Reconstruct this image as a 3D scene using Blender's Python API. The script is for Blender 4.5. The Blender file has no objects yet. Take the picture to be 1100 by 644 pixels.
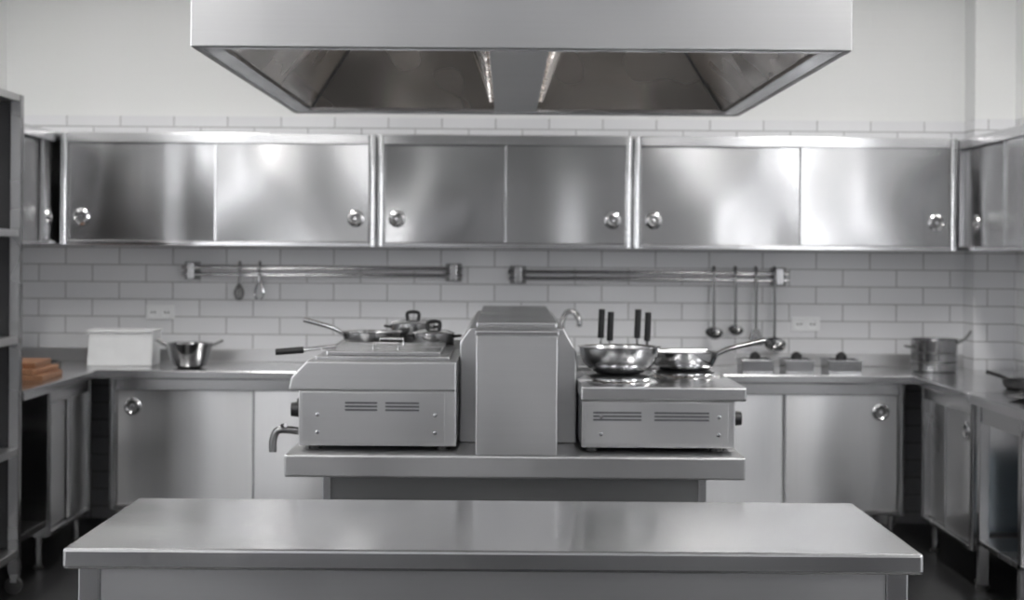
import bpy, bmesh, math
from mathutils import Matrix, Vector
R = math.radians
scene = bpy.context.scene
scene.view_settings.view_transform = 'Standard'
scene.view_settings.look = 'None'

# ------------------------------------------------------------ materials
def new_mat(name):
    m = bpy.data.materials.new(name); m.use_nodes = True
    nt = m.node_tree
    return m, nt, nt.nodes['Principled BSDF']

def steel(name, col=0.58, rough=0.28, wav=0.12, wscale=2.2, tint=(1, 1, 1.012), brush=(1, 1, 60), var=.03, dist=.08, aniso=0, wmap=(1, 1, 1)):
    m, nt, b = new_mat(name)
    N, L = nt.nodes, nt.links
    tc = N.new('ShaderNodeTexCoord')
    oi = N.new('ShaderNodeObjectInfo')
    ml = N.new('ShaderNodeMath'); ml.operation = 'MULTIPLY'; ml.inputs[1].default_value = 37.0
    L.new(oi.outputs['Random'], ml.inputs[0])
    off = N.new('ShaderNodeVectorMath'); off.operation = 'ADD'
    L.new(tc.outputs['Object'], off.inputs[0]); L.new(ml.outputs[0], off.inputs[1])
    mp = N.new('ShaderNodeMapping'); mp.inputs['Scale'].default_value = brush
    L.new(off.outputs[0], mp.inputs['Vector'])
    n1 = N.new('ShaderNodeTexNoise'); n1.inputs['Scale'].default_value = 2.0; n1.inputs['Detail'].default_value = 2
    L.new(mp.outputs['Vector'], n1.inputs['Vector'])
    n2 = N.new('ShaderNodeTexNoise'); n2.inputs['Scale'].default_value = 3.0; n2.inputs['Detail'].default_value = 1
    L.new(off.outputs[0], n2.inputs['Vector'])
    mr = N.new('ShaderNodeMapRange')
    mr.inputs['From Min'].default_value = 0.3; mr.inputs['From Max'].default_value = 0.7
    mr.inputs['To Min'].default_value = rough * 0.88; mr.inputs['To Max'].default_value = rough * 1.15
    L.new(n2.outputs['Fac'], mr.inputs['Value']); L.new(mr.outputs['Result'], b.inputs['Roughness'])
    cr = N.new('ShaderNodeMixRGB')
    cr.inputs[1].default_value = (*[col*(1-var)*t for t in tint], 1)
    cr.inputs[2].default_value = (*[col*(1+var)*t for t in tint], 1)
    L.new(n1.outputs['Fac'], cr.inputs[0]); L.new(cr.outputs[0], b.inputs['Base Color'])
    b.inputs['Metallic'].default_value = 1.0
    if aniso:
        # horizontal brushing stretches highlights vertically
        t = N.new('ShaderNodeCombineXYZ'); t.inputs[2].default_value = 1.0
        b.inputs['Anisotropic'].default_value = aniso
        L.new(t.outputs[0], b.inputs['Tangent'])
    if wav > 0:
        mw = N.new('ShaderNodeMapping'); mw.inputs['Scale'].default_value = wmap
        L.new(off.outputs[0], mw.inputs['Vector'])
        n3 = N.new('ShaderNodeTexNoise'); n3.inputs['Scale'].default_value = wscale; n3.inputs['Detail'].default_value = 0
        L.new(mw.outputs[0], n3.inputs['Vector'])
        bp = N.new('ShaderNodeBump'); bp.inputs['Strength'].default_value = wav; bp.inputs['Distance'].default_value = dist
        L.new(n3.outputs['Fac'], bp.inputs['Height']); L.new(bp.outputs['Normal'], b.inputs['Normal'])
    return m

def plain(name, col, rough=0.5, metal=0.0, var=0.06, scale=12):
    m, nt, b = new_mat(name)
    N, L = nt.nodes, nt.links
    tc = N.new('ShaderNodeTexCoord')
    n = N.new('ShaderNodeTexNoise'); n.inputs['Scale'].default_value = scale
    L.new(tc.outputs['Object'], n.inputs['Vector'])
    mx = N.new('ShaderNodeMixRGB')
    mx.inputs[1].default_value = (*[c * (1 - var) for c in col], 1)
    mx.inputs[2].default_value = (*[min(1, c * (1 + var)) for c in col], 1)
    L.new(n.outputs['Fac'], mx.inputs[0]); L.new(mx.outputs[0], b.inputs['Base Color'])
    b.inputs['Roughness'].default_value = rough; b.inputs['Metallic'].default_value = metal
    return m

def wall_mat(name, axis, k=1.0):
    m, nt, b = new_mat(name)
    N, L = nt.nodes, nt.links
    g = N.new('ShaderNodeNewGeometry')
    s = N.new('ShaderNodeSeparateXYZ'); L.new(g.outputs['Position'], s.inputs[0])
    c = N.new('ShaderNodeCombineXYZ')
    L.new(s.outputs[axis], c.inputs[0]); L.new(s.outputs['Z'], c.inputs[1])
    add = N.new('ShaderNodeVectorMath'); add.inputs[1].default_value = (0.07, 0.03, 0)
    L.new(c.outputs[0], add.inputs[0])
    br = N.new('ShaderNodeTexBrick')
    br.inputs['Scale'].default_value = 1.0
    br.inputs['Brick Width'].default_value = 0.297
    br.inputs['Row Height'].default_value = 0.0955
    br.inputs['Mortar Size'].default_value = 0.0035
    br.inputs['Mortar Smooth'].default_value = 0.2
    br.inputs['Color1'].default_value = (0.76*k, 0.765*k, 0.785*k, 1)
    br.inputs['Color2'].default_value = (0.71*k, 0.715*k, 0.735*k, 1)
    br.inputs['Mortar'].default_value = (0.37*k, 0.37*k, 0.38*k, 1)
    br.offset = 0.5
    L.new(add.outputs[0], br.inputs['Vector'])
    gt = N.new('ShaderNodeMath'); gt.operation = 'GREATER_THAN'; gt.inputs[1].default_value = 2.226
    L.new(s.outputs['Z'], gt.inputs[0])
    n = N.new('ShaderNodeTexNoise'); n.inputs['Scale'].default_value = 1.5
    L.new(g.outputs['Position'], n.inputs['Vector'])
    pl = N.new('ShaderNodeMixRGB')
    pl.inputs[1].default_value = (0.75*k, 0.76*k, 0.76*k, 1); pl.inputs[2].default_value = (0.79*k, 0.795*k, 0.795*k, 1)
    L.new(n.outputs['Fac'], pl.inputs[0])
    mx = N.new('ShaderNodeMixRGB')
    L.new(gt.outputs[0], mx.inputs[0]); L.new(br.outputs['Color'], mx.inputs[1]); L.new(pl.outputs[0], mx.inputs[2])
    L.new(mx.outputs[0], b.inputs['Base Color'])
    mr = N.new('ShaderNodeMapRange'); mr.inputs['To Min'].default_value = 0.22; mr.inputs['To Max'].default_value = 0.85
    L.new(gt.outputs[0], mr.inputs['Value']); L.new(mr.outputs['Result'], b.inputs['Roughness'])
    inv = N.new('ShaderNodeMath'); inv.operation = 'SUBTRACT'; inv.inputs[0].default_value = 1
    L.new(br.outputs['Fac'], inv.inputs[1])
    bp = N.new('ShaderNodeBump'); bp.inputs['Strength'].default_value = 0.4; bp.inputs['Distance'].default_value = 0.003
    L.new(inv.outputs[0], bp.inputs['Height']); L.new(bp.outputs['Normal'], b.inputs['Normal'])
    return m

def emit(name, col, strength):
    m, nt, b = new_mat(name)
    b.inputs['Base Color'].default_value = (0.9, 0.9, 0.9, 1)
    b.inputs['Emission Color'].default_value = (*col, 1)
    b.inputs['Emission Strength'].default_value = strength
    return m

M_DOOR = steel('brushed_steel_door', 0.52, 0.215, 0.36, 1.6, brush=(40, 40, 1), dist=.12, aniso=.5, wmap=(1.2, 1.2, .9))
M_DOORLOW = steel('base_cabinet_steel', 0.72, 0.31, 0.38, 1.5, brush=(40, 40, 1), dist=.14, aniso=.7, wmap=(1.4, 1.4, .6))
M_SHELL = steel('brushed_steel_shell', 0.52, 0.24, 0.06)
M_TOP = steel('brushed_steel_worktop', 0.64, 0.19, 0.03, 3, brush=(1, 50, 50))
M_TRIM = steel('polished_steel_trim', 0.66, 0.18, 0.06)
M_HOOD = steel('hood_steel', 0.43, 0.36, 0.08, brush=(1, 1, 60))
M_HOODCH = steel('hood_channel_steel', 0.62, 0.34, 0.04)
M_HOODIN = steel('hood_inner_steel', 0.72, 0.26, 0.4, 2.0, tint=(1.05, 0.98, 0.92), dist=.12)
M_APPL = steel('appliance_steel', 0.50, 0.34, 0.04)
M_DARKST = steel('dark_steel', 0.24, 0.32, 0.05)
M_CHROME = steel('chrome', 0.76, 0.10, 0.0)
M_PAN = steel('pan_steel', 0.58, 0.18, 0.0)
M_UTEN = steel('utensil_steel', 0.30, 0.25, 0.0)
M_POT = steel('pot_steel', 0.42, 0.14, 0.0)
M_IRON = plain('cast_iron', (0.05, 0.05, 0.052), 0.4, 0.6)
M_BLACK = plain('black_plastic', (0.012, 0.012, 0.013), 0.4)
M_SLOT = plain('vent_slot', (0.05, 0.05, 0.055), 0.7)
M_WHITE = plain('white_plastic', (0.82, 0.83, 0.84), 0.4)
M_BLUEW = plain('blue_white_plastic', (0.40, 0.50, 0.58), 0.4)
M_WOOD = plain('wood_board', (0.27, 0.13, 0.065), 0.5, 0, 0.3, 20)
M_WOOD2 = plain('wood_board_pale', (0.34, 0.17, 0.09), 0.5, 0, 0.3, 20)
M_RUBBER = plain('rubber', (0.05, 0.05, 0.05), 0.7)
M_FILL = emit('fill_light_panel', (1, 0.98, 0.95), 30)  # glow of the added ceiling fill panels
M_SKY = emit('window_daylight', (0.97, 0.98, 1.0), 11)
M_CEIL = plain('ceiling_paint', (0.78, 0.78, 0.78), 0.9)
M_WB = wall_mat('wall_tile_back', 'X'); M_WS = wall_mat('wall_tile_side', 'Y')
M_WF = plain('front_wall_reflection_grey', (0.36, 0.36, 0.37), 0.8)  # unseen front wall, darkened to give the steel reflections contrast

def floor_mat():
    m, nt, b = new_mat('dark_floor_tile')
    N, L = nt.nodes, nt.links
    g = N.new('ShaderNodeNewGeometry')
    br = N.new('ShaderNodeTexBrick'); br.offset = 0
    br.inputs['Scale'].default_value = 1; br.inputs['Brick Width'].default_value = 0.3; br.inputs['Row Height'].default_value = 0.3
    br.inputs['Mortar Size'].default_value = 0.005
    br.inputs['Color1'].default_value = (0.012, 0.012, 0.013, 1); br.inputs['Color2'].default_value = (0.017, 0.017, 0.018, 1)
    br.inputs['Mortar'].default_value = (0.035, 0.035, 0.035, 1)
    L.new(g.outputs['Position'], br.inputs['Vector']); L.new(br.outputs['Color'], b.inputs['Base Color'])
    b.inputs['Roughness'].default_value = 0.3
    return m
M_FLOOR = floor_mat()

# ------------------------------------------------------------ builders
class G:
    def __init__(s, name, M=None):
        s.e = bpy.data.objects.new(name, None); scene.collection.objects.link(s.e)
        s.e.empty_display_size = 0.1
        s.M = M or Matrix.Identity(4); s.parts = []
    def add(s, name, bm, mat, smooth=False, local=None):
        if local is not None: bm.transform(local)
        bm.transform(s.M)
        bmesh.ops.recalc_face_normals(bm, faces=bm.faces[:])
        me = bpy.data.meshes.new(name)
        if smooth:
            for f in bm.faces: f.smooth = True
            for e in bm.edges:
                if len(e.link_faces) == 2 and e.calc_face_angle(0) > R(38): e.smooth = False
        bm.to_mesh(me); bm.free()
        me.materials.append(mat)
        o = bpy.data.objects.new(name, me); scene.collection.objects.link(o)
        o.parent = s.e; s.parts.append(o)
        return o
    def box(s, name, x, y, z, mat, bev=0.003, local=None, sub=None):
        bm = bmesh.new(); bmesh.ops.create_cube(bm, size=1)
        sx, sy, sz = x[1]-x[0], y[1]-y[0], z[1]-z[0]
        for v in bm.verts:
            v.co = Vector(((x[0]+x[1])/2 + v.co.x*sx, (y[0]+y[1])/2 + v.co.y*sy, (z[0]+z[1])/2 + v.co.z*sz))
        b = min(bev, 0.3*min(abs(sx), abs(sy), abs(sz)))
        if b > 0.0004:
            bmesh.ops.bevel(bm, geom=bm.edges[:], offset=b, segments=2, profile=0.6, affect='EDGES')
        return s.add(name, bm, mat, False, local)
    def prism(s, name, pts, a0, a1, axis, mat, bev=0.003):
        bm = bmesh.new(); r = []
        for a in (a0, a1):
            r.append([bm.verts.new((a, p[0], p[1]) if axis == 'x' else ((p[0], a, p[1]) if axis == 'y' else (p[0], p[1], a))) for p in pts])
        bm.faces.new(r[0]); bm.faces.new(r[1][::-1])
        n = len(pts)
        for i in range(n): bm.faces.new((r[0][i], r[0][(i+1) % n], r[1][(i+1) % n], r[1][i]))
        bmesh.ops.recalc_face_normals(bm, faces=bm.faces[:])
        if bev: bmesh.ops.bevel(bm, geom=bm.edges[:], offset=bev, segments=2, profile=0.6, affect='EDGES')
        return s.add(name, bm, mat)
    def lathe(s, name, c, prof, mat, rot=None, seg=40):
        bm = bmesh.new(); rings = []
        for r_, z_ in prof:
            if r_ < 1e-5: rings.append([bm.verts.new((0, 0, z_))])
            else: rings.append([bm.verts.new((r_*math.cos(2*math.pi*i/seg), r_*math.sin(2*math.pi*i/seg), z_)) for i in range(seg)])
        for a, b in zip(rings[:-1], rings[1:]):
            for i in range(seg):
                j = (i+1) % seg
                if len(a) == 1 and len(b) == 1: continue
                if len(a) == 1: bm.faces.new((a[0], b[i], b[j]))
                elif len(b) == 1: bm.faces.new((a[i], b[0], a[j]))
                else: bm.faces.new((a[i], b[i], b[j], a[j]))
        L_ = Matrix.Translation(c) @ (rot or Matrix.Identity(4))
        return s.add(name, bm, mat, True, L_)
    def tube(s, name, pts, r, mat, seg=12, smooth_path=True, r_end=None):
        P = [Vector(p) for p in pts]
        if smooth_path and len(P) > 2:
            Q = []
            for i in range(len(P)-1):
                p0 = P[max(i-1, 0)]; p1 = P[i]; p2 = P[i+1]; p3 = P[min(i+2, len(P)-1)]
                for k in range(6):
                    t = k/6
                    Q.append(0.5*((2*p1)+(p2-p0)*t+(2*p0-5*p1+4*p2-p3)*t*t+(3*p1-p0-3*p2+p3)*t**3))
            Q.append(P[-1]); P = Q
        bm = bmesh.new(); rings = []
        T = (P[1]-P[0]).normalized()
        U = T.orthogonal().normalized()
        for i, p in enumerate(P):
            Tn = (P[min(i+1, len(P)-1)] - P[max(i-1, 0)]).normalized()
            U = (U - Tn*U.dot(Tn)).normalized(); V = Tn.cross(U)
            rr = r if r_end is None else r + (r_end-r)*i/(len(P)-1)
            rings.append([bm.verts.new(p + U*rr*math.cos(2*math.pi*k/seg) + V*rr*math.sin(2*math.pi*k/seg)) for k in range(seg)])
        for a, b in zip(rings[:-1], rings[1:]):
            for i in range(seg): bm.faces.new((a[i], a[(i+1) % seg], b[(i+1) % seg], b[i]))
        bm.faces.new(rings[0][::-1]); bm.faces.new(rings[-1])
        return s.add(name, bm, mat, True)
    def done(s):
        lo = Vector((1e9,)*3); hi = Vector((-1e9,)*3)
        for o in s.parts:
            for v in o.data.vertices:
                for i in range(3):
                    lo[i] = min(lo[i], v.co[i]); hi[i] = max(hi[i], v.co[i])
        c = Vector(((lo.x+hi.x)/2, (lo.y+hi.y)/2, lo.z))
        s.e.location = c
        for o in s.parts:
            pc = sum((v.co for v in o.data.vertices), Vector()) / len(o.data.vertices)
            o.data.transform(Matrix.Translation(-pc)); o.location = pc - c
        return s.e

def solo(name, x, y, z, mat, bev=0.0):
    g = G('tmp'); o = g.box(name, x, y, z, mat, bev)
    o.parent = None; bpy.data.objects.remove(g.e); o.name = name
    c = Vector(((x[0]+x[1])/2, (y[0]+y[1])/2, z[0])); o.data.transform(Matrix.Translation(-c)); o.location = c
    return o

RX = Matrix.Rotation(R(90), 4, 'X')      # +Z axis -> -Y

# ------------------------------------------------------------ room shell
XL, XR, YB, YF, ZC = -2.78, 2.75, 9.10, -3.0, 3.3
solo('floor', (XL-.1, XR+.1), (YF-.1, YB+.1), (-0.1, 0), M_FLOOR)
solo('ceiling', (XL-.1, XR+.1), (YF-.1, YB+.1), (ZC, ZC+.1), M_CEIL)
solo('wall_back', (XL-.1, XR+.1), (YB, YB+.1), (0, ZC), M_WB)
solo('wall_front', (XL-.1, XR+.1), (YF-.1, YF), (0, ZC), M_WF)

def side_wall(name, x0, x1, wins):
    g = G(name)
    y = YF; k = 1
    for a, b in wins:
        g.box('pier_%d' % k, (x0, x1), (y, a), (0, ZC), M_WS, 0)
        g.box('sill_wall_%d' % k, (x0, x1), (a, b), (0, 1.1), M_WS, 0)
        g.box('head_wall_%d' % k, (x0, x1), (a, b), (2.7, ZC), M_WS, 0)
        y = b; k += 1
    g.box('pier_%d' % k, (x0, x1), (y, YB), (0, ZC), M_WS, 0)
    g.done()
WR = [(-0.2, 0.8), (3.4, 4.2)]
WL = [(-2.3, -1.2), (2.0, 2.8)]
side_wall('wall_right', XR, XR+.1, WR)
side_wall('wall_left', XL-.1, XL, WL)
k = 1
for wins, xa in ((WR, XR+.03), (WL, XL-.07)):
    for a, b in wins:
        g = G('window_%d' % k); k += 1
        t = .05
        g.box('frame_bottom', (xa, xa+.04), (a, b), (1.1, 1.1+t), M_WHITE)
        g.box('frame_top', (xa, xa+.04), (a, b), (2.7-t, 2.7), M_WHITE)
        g.box('frame_near', (xa, xa+.04), (a, a+t), (1.1+t, 2.7-t), M_WHITE)
        g.box('frame_far', (xa, xa+.04), (b-t, b), (1.1+t, 2.7-t), M_WHITE)
        g.box('mullion', (xa, xa+.04), ((a+b)/2-.02, (a+b)/2+.02), (1.1+t, 2.7-t), M_WHITE)
        g.box('frosted_glass', (xa+.015, xa+.025), (a+t, b-t), (1.1+t, 2.7-t), M_SKY, 0)
        g.done()
solo('corner_column', (2.53, XR), (8.9, YB), (0, ZC), M_WB)

g = G('door_1')
g.box('leaf', (-0.5, 0.5), (YF, YF+.05), (0, 2.05), M_DARKST)
g.box('frame_left', (-0.58, -0.5), (YF, YF+.06), (0, 2.13), M_WHITE)
g.box('frame_right', (0.5, 0.58), (YF, YF+.06), (0, 2.13), M_WHITE)
g.box('frame_head', (-0.5, 0.5), (YF, YF+.06), (2.05, 2.13), M_WHITE)
g.tube('lever', [(0.4, YF+.05, 1.0), (0.4, YF+.1, 1.0), (0.28, YF+.1, 1.0)], .01, M_CHROME)
g.done()

for x in (-1.85, 1.85):
    for y in (0.2, 3.4, 7.3):
        g = G('ceiling_fill_light')  # unseen ceiling panels, added to light the room
        g.box('housing', (x-.17, x+.17), (y-.62, y+.62), (ZC-.06, ZC), M_WHITE)
        g.box('diffuser', (x-.15, x+.15), (y-.6, y+.6), (ZC-.068, ZC-.06), M_FILL, 0)
        g.done()

# ------------------------------------------------------------ cabinets
def pull(g, x, y, z, r=.044):
    g.lathe('pull_ring', (x, y, z), [(r*.62, 0), (r*.62, .004), (r*.78, .010), (r, .006), (r*1.04, 0)], M_CHROME, RX)
    g.lathe('pull_dish', (x, y, z), [(0, .001), (r*.3, .0012), (r*.62, .004)], M_DARKST, RX)
    g.lathe('pull_knob', (x, y, z), [(0, .014), (r*.22, .013), (r*.26, .002)], M_CHROME, RX, 20)

def cabinet(g, x0, w, z0, h, y0, d, split=0.5, pulls=(.07, -.07), pz=0.15, track=.055, dm=None):
    t = .018
    dm = dm or M_DOOR
    x1, z1 = x0+w, z0+h
    g.box('back_panel', (x0, x1), (y0+d-t, y0+d), (z0, z1), M_SHELL)
    g.box('side_left', (x0, x0+.035), (y0+.004, y0+d-t), (z0, z1), M_TRIM)
    g.box('side_right', (x1-.035, x1), (y0+.004, y0+d-t), (z0, z1), M_TRIM)
    for nm, xx in (('glint_edge_left', x0+.018), ('glint_edge_right', x1-.018)):  # round chrome edges added so the stiles catch bright vertical glints
        g.tube(nm, [(xx, y0+.012, z0+.002), (xx, y0+.012, z1-.002)], .0165, M_CHROME, 20, False)
    g.box('top_panel', (x0+.035, x1-.035), (y0+.01, y0+d-t), (z1-t, z1), M_SHELL)
    g.box('bottom_panel', (x0+.035, x1-.035), (y0+.005, y0+d-t), (z0, z0+t), M_SHELL)
    g.box('top_track', (x0+.035, x1-.035), (y0, y0+.012), (z1-track, z1), M_TRIM, .004)
    g.box('bottom_track', (x0+.035, x1-.035), (y0-.002, y0+.005), (z0, z0+.022), M_TRIM)
    xs = x0+.035 + (w-.07)*split
    def door(nm, a, b, y):
        g.box(nm, (a, b), (y, y+.014), (z0+.022, z1-track+.004), dm, .004)
    ya, yb = y0+.034, y0+.016
    door('sliding_door_1', x0+.037, xs+.02, ya)
    door('sliding_door_2', xs, x1-.037, yb)
    g.box('door_edge_lip', (xs-.004, xs+.006), (y0+.010, y0+.016), (z0+.024, z1-track), M_TRIM, .001)
    if pulls[0]: pull(g, x0+.035+pulls[0], ya, z0+pz)
    if pulls[1]: pull(g, x1-.035+pulls[1], yb, z0+pz)

for x0, x1, sp in ((-2.385, -.705, .49), (-.695, .665, .5), (.675, 2.395, .52)):
    g = G('wall_cabinet'); cabinet(g, x0, x1-x0, 1.51, .60, 8.75, .345, sp); g.done()
TL = Matrix.Translation((-2.40, 7.98, 0)) @ Matrix.Rotation(R(90), 4, 'Z')
g = G('wall_cabinet', TL); cabinet(g, 0, 1.10, 1.51, .60, 0, .375, .5, (.07, -.40)); g.done()
TR = Matrix.Translation((2.43, 8.88, 0)) @ Matrix.Rotation(R(-90), 4, 'Z')
g = G('wall_cabinet', TR); cabinet(g, 0, 1.6, 1.51, .60, 0, .315, .5, (.22, -.1)); g.done()

def foot(g, x, y, h=.15):
    g.tube('foot', [(x, y, .012), (x, y, h)], .018, M_SHELL, smooth_path=False)
    g.lathe('foot_pad', (x, y, 0), [(0, 0), (.028, 0), (.03, .008), (.018, .016), (0, .016)], M_RUBBER, seg=20)

ZT = .87
g = G('steel_counter')
g.box('worktop', (-2.775, 2.745), (8.40, 8.895), (.825, ZT), M_TOP, .006)
g.box('worktop_rear', (-2.775, 2.525), (8.895, 9.095), (.825, ZT), M_TOP, .001)
for a, b, s, p in ((-2.04, -.56, .5, (.08, 0)), (-.54, .80, .5, (.08, -.08)), (.84, 2.05, .49, (0, -.09))):
    cabinet(g, a, b-a, .15, .675, 8.43, .62, s, p, .53, .06, dm=M_DOORLOW)
    for fx in (a+.06, b-.06):
        foot(g, fx, 8.48); foot(g, fx, 8.98)
g.done()
solo('trim_1', (-2.775, 2.525), (9.08, 9.098), (ZT+.001, .94), M_APPL, .003)
solo('trim_2', (-2.778, -2.762), (7.17, 8.39), (ZT+.001, .94), M_APPL, .003)
solo('trim_3', (2.732, 2.748), (6.10, 8.39), (ZT+.001, .94), M_APPL, .003)

ML = Matrix.Translation((-2.10, 7.16, 0)) @ Matrix.Rotation(R(90), 4, 'Z')
g = G('steel_counter', ML)
g.box('worktop', (0, 1.235), (0, .672), (.825, ZT), M_TOP, .006)
cabinet(g, .46, .76, .15, .675, .02, .6, .55, (.06, 0), .53, .06, dm=M_DOORLOW)
for fx in (.5, 1.17):
    foot(g, fx, .08); foot(g, fx, .55)
g.box('leg_front', (.02, .06), (.03, .07), (.06, .825), M_SHELL)
g.box('leg_rear', (.02, .06), (.6, .64), (.06, .825), M_SHELL)
g.box('lower_shelf', (.02, .455), (.03, .64), (.2, .23), M_DARKST)
for yy in (.05, .62):
    g.lathe('caster', (.04, yy, .035), [(0, -.012), (.034, -.012), (.034, .012), (0, .012)], M_RUBBER, RX, 24)
g.done()

MR = Matrix.Translation((2.08, 8.395, 0)) @ Matrix.Rotation(R(-90), 4, 'Z')
g = G('steel_counter', MR)
g.box('worktop', (0, 1.0), (0, .665), (.825, ZT), M_TOP, .006)
cabinet(g, .06, .90, .15, .675, .03, .6, .45, (0, -.1), .53, .06, dm=M_DOORLOW)
for fx in (.12, .90):
    foot(g, fx, .09); foot(g, fx, .55)
g.done()
MT = Matrix.Translation((2.08, 7.385, 0)) @ Matrix.Rotation(R(-90), 4, 'Z')
g = G('work_table', MT)
g.box('worktop', (0, 1.3), (0, .665), (.825, ZT), M_TOP, .006)
for fx in (.03, .62, 1.23):
    for fy in (.03, .6):
        g.box('leg', (fx, fx+.045), (fy, fy+.045), (.02, .825), M_SHELL)
        g.lathe('foot_pad', (fx+.022, fy+.022, 0), [(0, 0), (.03, 0), (.03, .02), (0, .02)], M_RUBBER, seg=20)
g.box('rail_front', (.075, 1.23), (.035, .055), (.745, .825), M_SHELL)
g.box('rail_rear', (.075, 1.23), (.61, .63), (.745, .825), M_SHELL)
g.box('rear_panel', (.03, 1.27), (.645, .655), (.2, .82), M_UTEN)
g.box('lower_shelf', (.03, 1.27), (.03, .64), (.20, .225), M_SHELL)
g.done()
for i in range(3):
    z = .2255 + i*.113
    g = G('storage_crate')
    a, b, c, d, h = 2.27, 2.60, 6.92, 7.25, .11
    g.box('base', (a, b), (c, d), (z, z+.008), M_BLUEW)
    g.box('side_near', (a, b), (c, c+.008), (z+.008, z+h), M_BLUEW)
    g.box('side_far', (a, b), (d-.008, d), (z+.008, z+h), M_BLUEW)
    g.box('end_left', (a, a+.008), (c+.008, d-.008), (z+.008, z+h), M_BLUEW)
    g.box('end_right', (b-.008, b), (c+.008, d-.008), (z+.008, z+h), M_BLUEW)
    g.box('rim', (a-.006, a), (c, d), (z+h-.02, z+h), M_BLUEW)
    g.done()

g = G('shelving_rack')
for x in (-2.74, -2.14):
    for y in (6.35, 7.06):
        g.box('post', (x, x+.045), (y, y+.045), (.09, 2.15), M_UTEN)
        g.box('caster_fork', (x+.008, x+.037), (y+.008, y+.037), (.05, .09), M_TRIM)
        g.lathe('caster_wheel', (x+.022, y+.022, .037), [(0, -.013), (.036, -.013), (.036, .013), (0, .013)], M_RUBBER, RX, 24)
for i, z in enumerate((.16, .60, 1.08, 1.54, 2.12)):
    g.box('shelf_%d' % (i+1), (-2.735, -2.10), (6.36, 7.10), (z, z+.032), M_APPL)
g.box('side_panel', (-2.69, -2.145), (7.075, 7.085), (.2, 2.12), M_IRON)
g.done()

# ------------------------------------------------------------ extractor hood
g = G('extractor_hood')
hx0, hx1, hy0, hy1, hz = -.893, .962, 4.60, 6.85, 2.062
HT = 2.50
g.box('front_lip', (hx0, hx1), (hy0, hy0+.02), (hz, HT), M_HOOD, .004)
g.box('back_panel', (hx0, hx1), (hy1-.02, hy1), (hz, HT), M_HOOD, .004)
g.box('side_left', (hx0, hx0+.02), (hy0+.02, hy1-.02), (hz, HT), M_HOOD, .004)
g.box('side_right', (hx1-.02, hx1), (hy0+.02, hy1-.02), (hz, HT), M_HOOD, .004)
w = .06
g.box('gutter_front', (hx0+.02, hx1-.02), (hy0+.02, hy0+.02+w), (hz+.002, hz+.02), M_TRIM)
g.box('gutter_back', (hx0+.02, hx1-.02), (hy1-.02-w, hy1-.02), (hz+.002, hz+.02), M_TRIM)
g.box('gutter_left', (hx0+.02, hx0+.02+w), (hy0+.02+w, hy1-.02-w), (hz+.002, hz+.02), M_TRIM)
g.box('gutter_right', (hx1-.02-w, hx1-.02), (hy0+.02+w, hy1-.02-w), (hz+.002, hz+.02), M_TRIM)
g.box('roof', (hx0, hx1), (hy0, hy1), (HT, HT+.01), M_HOOD)
def inner():
    bm = bmesh.new()
    a = .08; c = .30
    lo = [bm.verts.new(p) for p in ((hx0+a, hy0+a, hz+.02), (hx1-a, hy0+a, hz+.02), (hx1-a, hy1-a, hz+.02), (hx0+a, hy1-a, hz+.02))]
    hi = [bm.verts.new(p) for p in ((hx0+c, hy0+c, hz+.3), (hx1-c, hy0+c, hz+.3), (hx1-c, hy1-c, hz+.3), (hx0+c, hy1-c, hz+.3))]
    for i in range(4):
        j = (i+1) % 4; bm.faces.new((lo[i], lo[j], hi[j], hi[i]))
    bm.faces.new(hi)
    return bm
g.add('inner_lining', inner(), M_HOODIN)
cx = .03
for (sx, sy) in ((-1, 0), (1, 0), (-1, 1), (1, 1)):
    X = hx0 if sx < 0 else hx1; Y = hy0 if sy == 0 else hy1; q = 1 if sy == 0 else -1
    g.tube('corner_seam', [(X-sx*.085, Y+q*.085, hz+.024), (X-sx*.295, Y+q*.295, hz+.293)], .008, M_DARKST, smooth_path=False)
g.prism('filter_bank', [(cx-.09, hz+.035), (cx+.09, hz+.035), (cx+.20, hz+.30), (cx-.20, hz+.30)], hy0+.09, hy1-.09, 'y', M_HOODIN, .002)
g.box('filter_channel', (cx-.085, cx+.085), (hy0+.085, hy1-.085), (hz+.004, hz+.034), M_HOODCH, .004)
for sgn in (-1, 1):
    n = 26
    for i in range(n):
        y = hy0+.16 + (hy1-hy0-.32)*i/(n-1)
        g.tube('baffle', [(cx+sgn*.10, y, hz+.04), (cx+sgn*.19, y, hz+.275)], .008, M_HOODIN, 6, False)
def frust():
    bm = bmesh.new()
    lo = [bm.verts.new(p) for p in ((hx0+.15, hy0+.15, HT+.01), (hx1-.15, hy0+.15, HT+.01), (hx1-.15, hy1-.15, HT+.01), (hx0+.15, hy1-.15, HT+.01))]
    hi = [bm.verts.new(p) for p in ((cx-.3, 5.4, 2.9), (cx+.3, 5.4, 2.9), (cx+.3, 6.0, 2.9), (cx-.3, 6.0, 2.9))]
    for i in range(4):
        j = (i+1) % 4; bm.faces.new((lo[i], lo[j], hi[j], hi[i]))
    bm.faces.new(hi); bm.faces.new(lo[::-1]); return bm
g.add('transition', frust(), M_HOOD)
g.box('duct', (cx-.3, cx+.3), (5.4, 6.0), (2.9, ZC), M_HOOD)
g.done()

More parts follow.
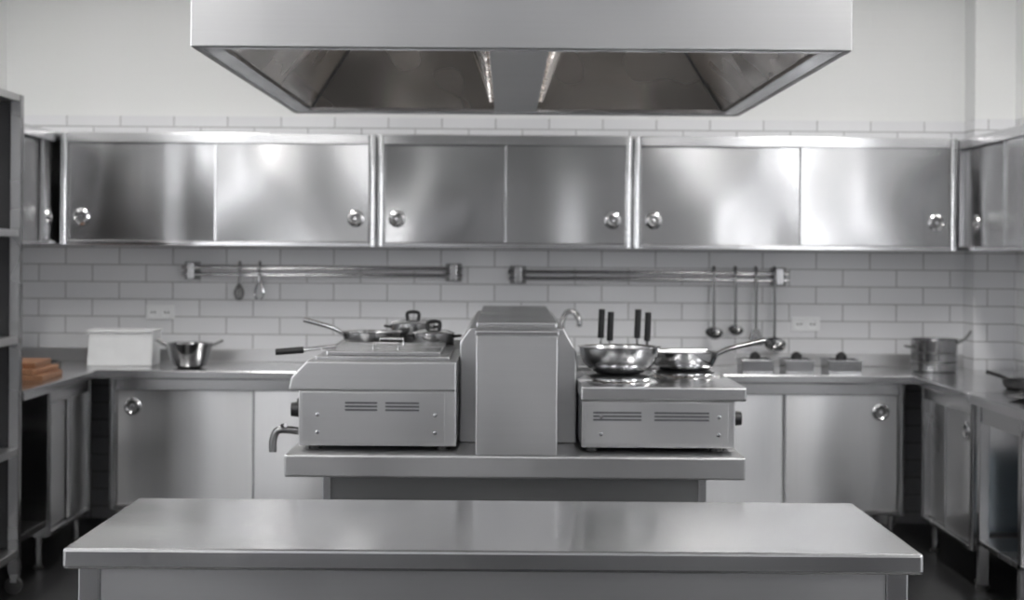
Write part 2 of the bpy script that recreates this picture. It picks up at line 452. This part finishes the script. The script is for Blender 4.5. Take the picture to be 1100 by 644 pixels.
# ------------------------------------------------------------ cooking island
g = G('cooking_island')
g.box('worktop', (-.675, .731), (5.0, 6.92), (.803, .872), M_APPL, .006)
g.box('body', (-.545, .60), (5.08, 6.84), (.12, .803), M_DARKST, .004)
g.box('corner_post_left', (-.565, -.54), (5.065, 5.09), (.1, .803), M_TRIM)
g.box('corner_post_right', (.595, .62), (5.065, 5.09), (.1, .803), M_TRIM)
g.box('plinth', (-.50, .55), (5.14, 6.78), (0, .12), M_BLACK)
g.done()
g = G('service_spine')
g.box('near_housing', (-.0935, .156), (5.01, 5.34), (.873, 1.238), M_APPL, .004)
g.prism('spine_body', [(-.152, .873), (.228, .873), (.228, 1.17), (.185, 1.245), (-.12, 1.245), (-.152, 1.20)], 5.345, 6.88, 'y', M_APPL, .005)
g.box('spine_cap', (-.10, .165), (5.33, 6.88), (1.245, 1.265), M_SHELL, .006)
g.box('housing_cap', (-.098, .16), (5.005, 5.335), (1.236, 1.254), M_TRIM, .006)
g.done()

def appliance_face(g, x0, x1, y, z0, z1, slots):
    g.box('end_panel', (x0, x1), (y-.006, y), (z0, z1), M_APPL, .002)
    for a, b in slots:
        for k_ in range(3):
            g.box('vent_slot', (a, b), (y-.0075, y-.006), (z1-.036-.011*k_, z1-.03-.011*k_), M_SLOT, 0)
    for sx in (x0+.05, x1-.03):
        for sz in (z0+.03, z0+.085):
            g.lathe('screw', (sx, y-.006, sz), [(0, .004), (.006, .003), (.007, 0)], M_CHROME, RX, 12)

def feet(g, xs, ys, z=.8725, h=.016):
    for x in xs:
        for y in ys:
            g.lathe('foot', (x, y, z), [(0, 0), (.02, 0), (.018, h), (0, h)], M_BLACK, seg=16)

g = G('countertop_fryer')
g.prism('body', [(-.645, .888), (-.155, .888), (-.155, 1.06), (-.645, 1.06)], 5.10, 5.76, 'y', M_APPL, .004)
g.prism('upper_housing', [(-.676, 1.06), (-.155, 1.06), (-.155, 1.15), (-.62, 1.15), (-.668, 1.10)], 5.09, 5.77, 'y', M_APPL, .005)
g.box('tank_rim', (-.60, -.18), (5.16, 5.72), (1.15, 1.162), M_TRIM)
for i, (a, b) in enumerate(((5.19, 5.42), (5.46, 5.69))):
    g.box('lid_%d' % i, (-.57, -.21), (a, b), (1.162, 1.176), M_SHELL, .006)
    g.tube('lid_handle_%d' % i, [(-.43, (a+b)/2, 1.176), (-.43, (a+b)/2, 1.196), (-.35, (a+b)/2, 1.196), (-.35, (a+b)/2, 1.176)], .005, M_SHELL, 10, False)
g.tube('basket_handle', [(-.55, 5.30, 1.185), (-.66, 5.30, 1.172)], .006, M_CHROME, smooth_path=False)
g.tube('basket_grip', [(-.655, 5.30, 1.172), (-.745, 5.30, 1.165)], .011, M_BLACK, smooth_path=False)
appliance_face(g, -.635, -.19, 5.10, .90, 1.055, ((-.50, -.40), (-.375, -.27)))
g.lathe('knob', (-.645, 5.35, .99), [(0, .035), (.022, .035), (.026, .0), (0, 0)], M_BLACK, Matrix.Rotation(R(-90), 4, 'Y'), 24)
g.lathe('knob', (-.645, 5.2, .99), [(0, .035), (.022, .035), (.026, .0), (0, 0)], M_BLACK, Matrix.Rotation(R(-90), 4, 'Y'), 24)
g.tube('drain_spout', [(-.645, 5.16, .925), (-.69, 5.16, .93), (-.72, 5.16, .925), (-.732, 5.16, .895), (-.732, 5.16, .86)], .012, M_DARKST)
g.tube('drain_lever', [(-.70, 5.16, .935), (-.70, 5.13, .945), (-.685, 5.10, .95)], .006, M_CHROME)
feet(g, (-.6, -.2), (5.16, 5.7)); g.done()
g = G('countertop_griddle')
g.box('body', (-.645, -.16), (5.80, 6.46), (.888, 1.12), M_APPL, .004)
g.box('plate', (-.64, -.165), (5.81, 6.45), (1.12, 1.145), M_DARKST, .004)
for y in (5.95, 6.3):
    g.lathe('knob', (-.645, y, .99), [(0, .035), (.022, .035), (.026, .0), (0, 0)], M_BLACK, Matrix.Rotation(R(-90), 4, 'Y'), 24)
feet(g, (-.6, -.2), (5.86, 6.4)); g.done()
g = G('hot_plate_stove')
g.box('body', (.235, .712), (5.10, 5.76), (.888, 1.035), M_APPL, .004)
g.box('hob_top', (.231, .745), (5.085, 5.77), (1.035, 1.078), M_SHELL, .006)
for x, y in ((.365, 5.33), (.60, 5.55)):
    g.lathe('burner_ring', (x, y, 1.078), [(.10, 0), (.10, .012), (.112, .014), (.13, .004), (.132, 0)], M_CHROME, None, 48)
    g.lathe('plate', (x, y, 1.078), [(0, .020), (.088, .020), (.095, .016), (.095, 0)], M_IRON, None, 48)
appliance_face(g, .245, .69, 5.10, .90, 1.03, ((.27, .42), (.46, .63)))
for y in (5.22, 5.4, 5.6):
    g.lathe('knob', (.712, y, .97), [(0, .035), (.022, .035), (.026, .0), (0, 0)], M_BLACK, Matrix.Rotation(R(90), 4, 'Y'), 24)
feet(g, (.27, .66), (5.16, 5.7)); g.done()
g = G('countertop_fryer')
g.box('body', (.24, .712), (5.80, 6.46), (.888, 1.05), M_APPL, .004)
g.box('tank_left', (.25, .43), (5.83, 6.43), (1.05, 1.09), M_SHELL, .005)
g.box('tank_right', (.46, .70), (5.83, 6.43), (1.05, 1.09), M_SHELL, .005)
for x in (.345, .378, .478, .515):
    z0 = 1.17 + (.01 if x in (.345, .478) else 0)
    g.tube('basket_rod', [(x, 6.05, 1.085), (x, 6.02, z0)], .005, M_CHROME, 8, False)
    g.tube('basket_grip', [(x, 6.02, z0), (x+.003, 6.01, z0+.105)], .012, M_BLACK, 10, False)
g.box('control_box', (.30, .62), (6.30, 6.44), (1.09, 1.12), M_APPL)
feet(g, (.28, .66), (5.86, 6.4)); g.done()

def pan(name, c, rb, rt, h, hdir, hl, hz_, mat, hmat):
    g = G(name)
    prof = [(0, 0), (rb, 0)]
    for t in (.2, .4, .6, .8): prof.append((rb+(rt-rb)*math.sin(t*math.pi/2), h*(1-math.cos(t*math.pi/2))))
    prof += [(rt, h), (rt+.005, h+.003), (rt-.002, h-.001)]
    for t in (.8, .6, .4, .2): prof.append((rb-.003+(rt-rb)*math.sin(t*math.pi/2), .003+h*(1-math.cos(t*math.pi/2))))
    prof.append((0, .004))
    g.lathe('bowl', c, prof, mat, None, 48)
    d = Vector((math.cos(hdir), math.sin(hdir), 0)); C = Vector(c)
    p = C + d*(rt-.004) + Vector((0, 0, h*.85))
    g.tube('handle', [p, p+d*hl*.3+Vector((0, 0, hz_*.45)), p+d*hl+Vector((0, 0, hz_))], .007, hmat, 10, True, .010)
    for s_ in (-1, 1):
        n_ = Vector((-d.y, d.x, 0))*.012*s_
        g.lathe('rivet', tuple(p+n_-d*.004), [(0, .004), (.004, 0)], hmat, RX, 8)
    g.done()
pan('wok', (.365, 5.33, 1.0985), .045, .13, .088, R(12), .17, .0, M_PAN, M_CHROME)
pan('frying_pan', (.60, 5.55, 1.0985), .07, .112, .06, R(5), .17, .05, M_PAN, M_CHROME)
pan('frying_pan', (-.50, 6.10, 1.1455), .08, .11, .045, R(195), .15, .055, M_PAN, M_CHROME)

def lidpot(name, c, r, h):
    g = G(name)
    g.lathe('body', c, [(0, 0), (r-.003, 0), (r, .006), (r, h), (r+.004, h+.002), (r-.003, h-.001), (r-.004, .006), (0, .005)], M_PAN)
    g.lathe('lid', (c[0], c[1], c[2]+h+.002), [(r+.003, 0), (r*.7, .01), (0, .014)], M_PAN)
    g.tube('lid_knob', [(c[0]-.02, c[1], c[2]+h+.013), (c[0]-.02, c[1], c[2]+h+.04), (c[0]+.02, c[1], c[2]+h+.04), (c[0]+.02, c[1], c[2]+h+.013)], .007, M_BLACK, 10, True)
    for s_ in (-1, 1):
        g.tube('lug', [(c[0]+s_*(r-.001), c[1]-.02, c[2]+h*.8), (c[0]+s_*(r+.022), c[1], c[2]+h*.85), (c[0]+s_*(r-.001), c[1]+.02, c[2]+h*.8)], .005, M_BLACK, 8)
    g.done()
lidpot('saucepan', (-.265, 5.95, 1.1455), .075, .05)
lidpot('saucepan', (-.36, 6.30, 1.1455), .085, .07)

# ------------------------------------------------------------ foreground prep table
g = G('prep_table')
a, b, c, d = -.925, .875, 3.43, 4.13
g.box('worktop', (a, b), (c, d), (.826, ZT), M_TOP, .007)
for x in (a+.025, b-.07):
    for y in (c+.03, d-.075):
        g.box('leg', (x, x+.045), (y, y+.045), (.03, .826), M_TRIM, .004)
        g.lathe('foot_pad', (x+.0225, y+.0225, 0), [(0, 0), (.03, 0), (.028, .03), (0, .03)], M_RUBBER, seg=20)
g.box('apron_front', (a+.07, b-.07), (c+.04, c+.055), (.72, .826), M_APPL)
g.box('apron_rear', (a+.07, b-.07), (d-.055, d-.04), (.72, .826), M_APPL)
g.box('apron_left', (a+.035, a+.05), (c+.075, d-.075), (.72, .826), M_APPL)
g.box('apron_right', (b-.05, b-.035), (c+.075, d-.075), (.72, .826), M_APPL)
g.box('lower_shelf', (a+.03, b-.03), (c+.035, d-.035), (.18, .21), M_APPL)
g.done()

# ------------------------------------------------------------ wall rails & utensils
def rail(x0, x1, z):
    g = G('utensil_rail')
    for dz in (-.018, .018):
        g.tube('bar', [(x0, 9.035, z+dz), (x1, 9.035, z+dz)], .011, M_POT, 12, False)
    for x in (x0+.05, x1-.05):
        g.box('bracket', (x-.02, x+.02), (9.02, 9.098), (z-.045, z+.045), M_SHELL, .004)
        g.box('end_plate', (x-.045, x+.045), (9.09, 9.098), (z-.05, z+.05), M_DARKST, .003)
    g.done()
rail(-1.79, -.246, 1.372)
rail(.01, 1.55, 1.362)

def hookpts(x, z, y=9.035):
    return [(x, y+.015, z+.010), (x, y+.010, z+.036), (x, y-.012, z+.035), (x, y-.022, z+.01), (x, y-.024, z-.04)]
def ladle(x, z, zb, r=.045, nm='ladle'):
    g = G(nm)
    g.tube('shaft', hookpts(x, z) + [(x, 9.010, (z+zb)/2), (x, 9.01, zb+r*.6)], .008, M_UTEN, 8)
    prof = [(0, -r*.75), (r*.5, -r*.65), (r*.85, -r*.3), (r, 0), (r*.96, .0), (r*.8, -r*.28), (r*.45, -r*.58), (0, -r*.68)]
    g.lathe('bowl', (x, 9.01-r*.55, zb+r*.5), prof, M_POT, Matrix.Rotation(R(35), 4, 'X'), 28)
    g.done()
def spatula(x, z, zb, w_=.04, h_=.09, nm='spatula'):
    g = G(nm)
    g.tube('shaft', hookpts(x, z) + [(x, 9.010, (z+zb)/2), (x, 9.010, zb+h_*.9)], .008, M_UTEN, 8)
    g.prism('blade', [(x-w_*.5, zb+h_), (x+w_*.5, zb+h_), (x+w_, zb+h_*.1), (x+w_*.9, zb), (x-w_*.9, zb), (x-w_, zb+h_*.1)], 9.002, 9.008, 'y', M_UTEN, .001)
    g.done()
ladle(1.136, 1.375, 1.03, .05)
ladle(1.254, 1.375, 1.05, .042)
spatula(1.367, 1.375, .985)
ladle(1.469, 1.375, .965, .06, 'skimmer')
g = G('whisk')
x = -1.47
g.tube('shaft', hookpts(x, 1.385)+[(x, 9.013, 1.30)], .006, M_UTEN, 8)
for k_ in range(4):
    an = k_*math.pi/4; dx, dy = math.cos(an)*.026, math.sin(an)*.026
    g.tube('wire', [(x, 9.013, 1.31), (x+dx, 9.005+dy, 1.26), (x+dx*.7, 9.005+dy*.7, 1.225), (x, 9.005, 1.212), (x-dx*.7, 9.005-dy*.7, 1.225), (x-dx, 9.005-dy, 1.26), (x, 9.013, 1.31)], .003, M_DARKST, 6)
g.done()
g = G('tongs')
x = -1.36
g.tube('ring', hookpts(x, 1.385), .006, M_UTEN, 8)
for s_ in (-1, 1):
    g.tube('arm', [(x, 9.015, 1.35), (x+s_*.012, 9.01, 1.30), (x+s_*.024, 9.01, 1.25), (x+s_*.008, 9.01, 1.215)], .007, M_POT, 8)
g.done()

for x, z in ((-1.92, 1.14), (1.655, 1.10)):
    g = G('wall_socket')
    g.box('plate', (x-.078, x+.078), (9.088, 9.099), (z-.04, z+.04), M_WHITE, .004)
    for s_ in (-1, 1):
        g.lathe('outlet', (x+s_*.037, 9.088, z), [(.028, 0), (.028, .004), (.024, .004), (.022, .001), (0, .001)], M_WHITE, RX, 28)
        for t_ in (-1, 1):
            g.lathe('pin_hole', (x+s_*.037+t_*.009, 9.087, z), [(0, .001), (.005, .001), (.005, 0)], M_BLACK, RX, 10)
    g.done()

# ------------------------------------------------------------ items on counters
g = G('white_container')
g.prism('body', [(-2.215, ZT), (-1.87, ZT), (-1.865, 1.05), (-2.205, 1.055)], 8.66, 8.86, 'y', M_WHITE, .008)
g.box('lid', (-2.215, -1.86), (8.65, 8.87), (1.05, 1.062), M_WHITE, .004)
g.done()

def bowl2(name, c, rb, rt, h, hl, up):
    g = G(name)
    g.lathe('bowl', c, [(0, 0), (rb, 0), (rb+.03, .012), (rt*.9, h*.4), (rt, h*.8), (rt+.008, h), (rt-.001, h*.97), (rt*.86, h*.4), (rb, .015), (0, .008)], M_POT)
    for s_ in (-1, 1):
        x = c[0]+s_*rt
        g.tube('handle', [(x-s_*.004, c[1]-.012, c[2]+h*.9), (x+s_*hl*.5, c[1]-.006, c[2]+h*.9+up*.5), (x+s_*hl, c[1], c[2]+h*.9+up)], .008, M_DARKST, 10)
    g.done()
bowl2('mixing_bowl', (-1.66, 8.60, ZT), .055, .115, .13, .06, .03)

g = G('stock_pot')
c = (2.27, 8.72, ZT)
g.lathe('body', c, [(0, 0), (.11, 0), (.118, .008), (.122, .17), (.13, .175), (.119, .172), (.114, .01), (0, .008)], M_POT)
for k_ in (.05, .1):
    g.lathe('band', (c[0], c[1], c[2]+k_), [(.119, 0), (.124, .004), (.12, .008)], M_DARKST)
g.tube('side_lug', [(c[0]-.12, c[1]-.04, c[2]+.13), (c[0]-.155, c[1], c[2]+.135), (c[0]-.12, c[1]+.04, c[2]+.13)], .007, M_DARKST, 10)
g.tube('long_handle', [(c[0]+.10, c[1]-.05, c[2]+.15), (c[0]+.15, c[1]-.06, c[2]+.18), (c[0]+.18, c[1]-.06, c[2]+.22)], .008, M_DARKST, 10)
g.done()

for a, b in ((1.215, 1.39), (1.44, 1.60), (1.66, 1.85)):
    g = G('food_pan')
    y0, y1, z, h, t = 8.50, 8.72, ZT, .07, .004
    g.box('base', (a+.01, b-.01), (y0+.01, y1-.01), (z, z+t), M_POT)
    g.box('front', (a+.008, b-.008), (y0+.008, y0+.012), (z+t, z+h), M_POT)
    g.box('rear', (a+.008, b-.008), (y1-.012, y1-.008), (z+t, z+h), M_POT)
    g.box('left', (a+.008, a+.012), (y0+.012, y1-.012), (z+t, z+h), M_POT)
    g.box('right', (b-.012, b-.008), (y0+.012, y1-.012), (z+t, z+h), M_POT)
    g.box('rim_front', (a, b), (y0, y0+.01), (z+h-.008, z+h), M_CHROME)
    g.box('rim_rear', (a, b), (y1-.008, y1), (z+h-.005, z+h), M_CHROME)
    g.box('contents', (a+.013, b-.013), (y0+.013, y1-.013), (z+t, z+h-.01), M_BLACK)
    g.lathe('grip', ((a+b)/2, (y0+y1)/2, z+h-.01), [(.03, 0), (.028, .03), (.012, .045), (0, .048)], M_IRON, seg=24)
    g.done()

g = G('gooseneck_faucet')
x, y = .33, 8.95
g.lathe('base', (x-.03, y, ZT), [(0, 0), (.03, 0), (.03, .01), (.018, .02), (.018, .06), (0, .06)], M_POT, seg=24)
g.tube('neck', [(x-.03, y, ZT+.05), (x-.03, y, 1.08), (x-.022, y-.02, 1.13), (x+.0, y-.05, 1.165), (x+.04, y-.08, 1.16), (x+.06, y-.10, 1.12), (x+.06, y-.10, 1.09)], .014, M_POT)
g.tube('lever', [(x-.03, y, ZT+.05), (x-.08, y-.01, ZT+.075)], .006, M_POT, 8, False)
g.done()

for i, (m_, a, b, z, rot) in enumerate(((M_WOOD, -2.66, -2.17, ZT, 2), (M_WOOD2, -2.65, -2.20, ZT+.028, -3), (M_WOOD, -2.63, -2.22, ZT+.056, 4))):
    g = G('cutting_board')
    cx_, cy_ = (a+b)/2, 7.85
    loc = Matrix.Translation((cx_, cy_, 0)) @ Matrix.Rotation(R(rot), 4, 'Z') @ Matrix.Translation((-cx_, -cy_, 0))
    g.box('board', (a, b), (7.65+.02*i, 8.05), (z, z+.027), m_, .006, loc)
    for yy in (7.71, 8.0):
        g.box('groove', (a+.03, b-.03), (yy, yy+.006), (z+.0265, z+.0275), M_WOOD, 0, loc)
    g.done()
g = G('serving_tray')
g.box('base', (-2.66, -2.27), (8.1, 8.38), (ZT, ZT+.008), M_DARKST)
for nm, X, Y in (('rim_a', (-2.66, -2.65), (8.1, 8.38)), ('rim_b', (-2.28, -2.27), (8.1, 8.38)), ('rim_c', (-2.65, -2.28), (8.1, 8.11)), ('rim_d', (-2.65, -2.28), (8.37, 8.38))):
    g.box(nm, X, Y, (ZT+.008, ZT+.05), M_IRON)
g.done()
pan('frying_pan', (2.42, 7.62, ZT), .085, .115, .04, R(120), .14, .03, M_IRON, M_BLACK)
g = G('serving_plate')
g.lathe('plate', (2.28, 7.05, ZT), [(0, 0), (.07, 0), (.12, .014), (.121, .017), (.07, .006), (0, .005)], M_DARKST)
g.lathe('bowl', (2.28, 7.05, ZT+.0055), [(0, 0), (.04, 0), (.075, .035), (.072, .035), (.038, .004), (0, .004)], M_IRON)
g.done()

# ------------------------------------------------------------ world + camera
wd = bpy.data.worlds.new('World'); scene.world = wd; wd.use_nodes = True
wd.node_tree.nodes['Background'].inputs[0].default_value = (0.8, 0.88, 1, 1)
wd.node_tree.nodes['Background'].inputs[1].default_value = 0.6

cam = bpy.data.cameras.new('camera'); co = bpy.data.objects.new('camera', cam)
scene.collection.objects.link(co); scene.camera = co
cam.sensor_width = 36; cam.lens = 36*1764/1100
cam.shift_x = 5/1100; cam.shift_y = -54/1100
co.matrix_world = Matrix.Translation((0, 0, 1.5)) @ Matrix.Rotation(R(90), 4, 'X') @ Matrix.Rotation(R(0.42), 4, 'Z')
cam.dof.use_dof = True; cam.dof.focus_distance = 3.6; cam.dof.aperture_fstop = 5.0
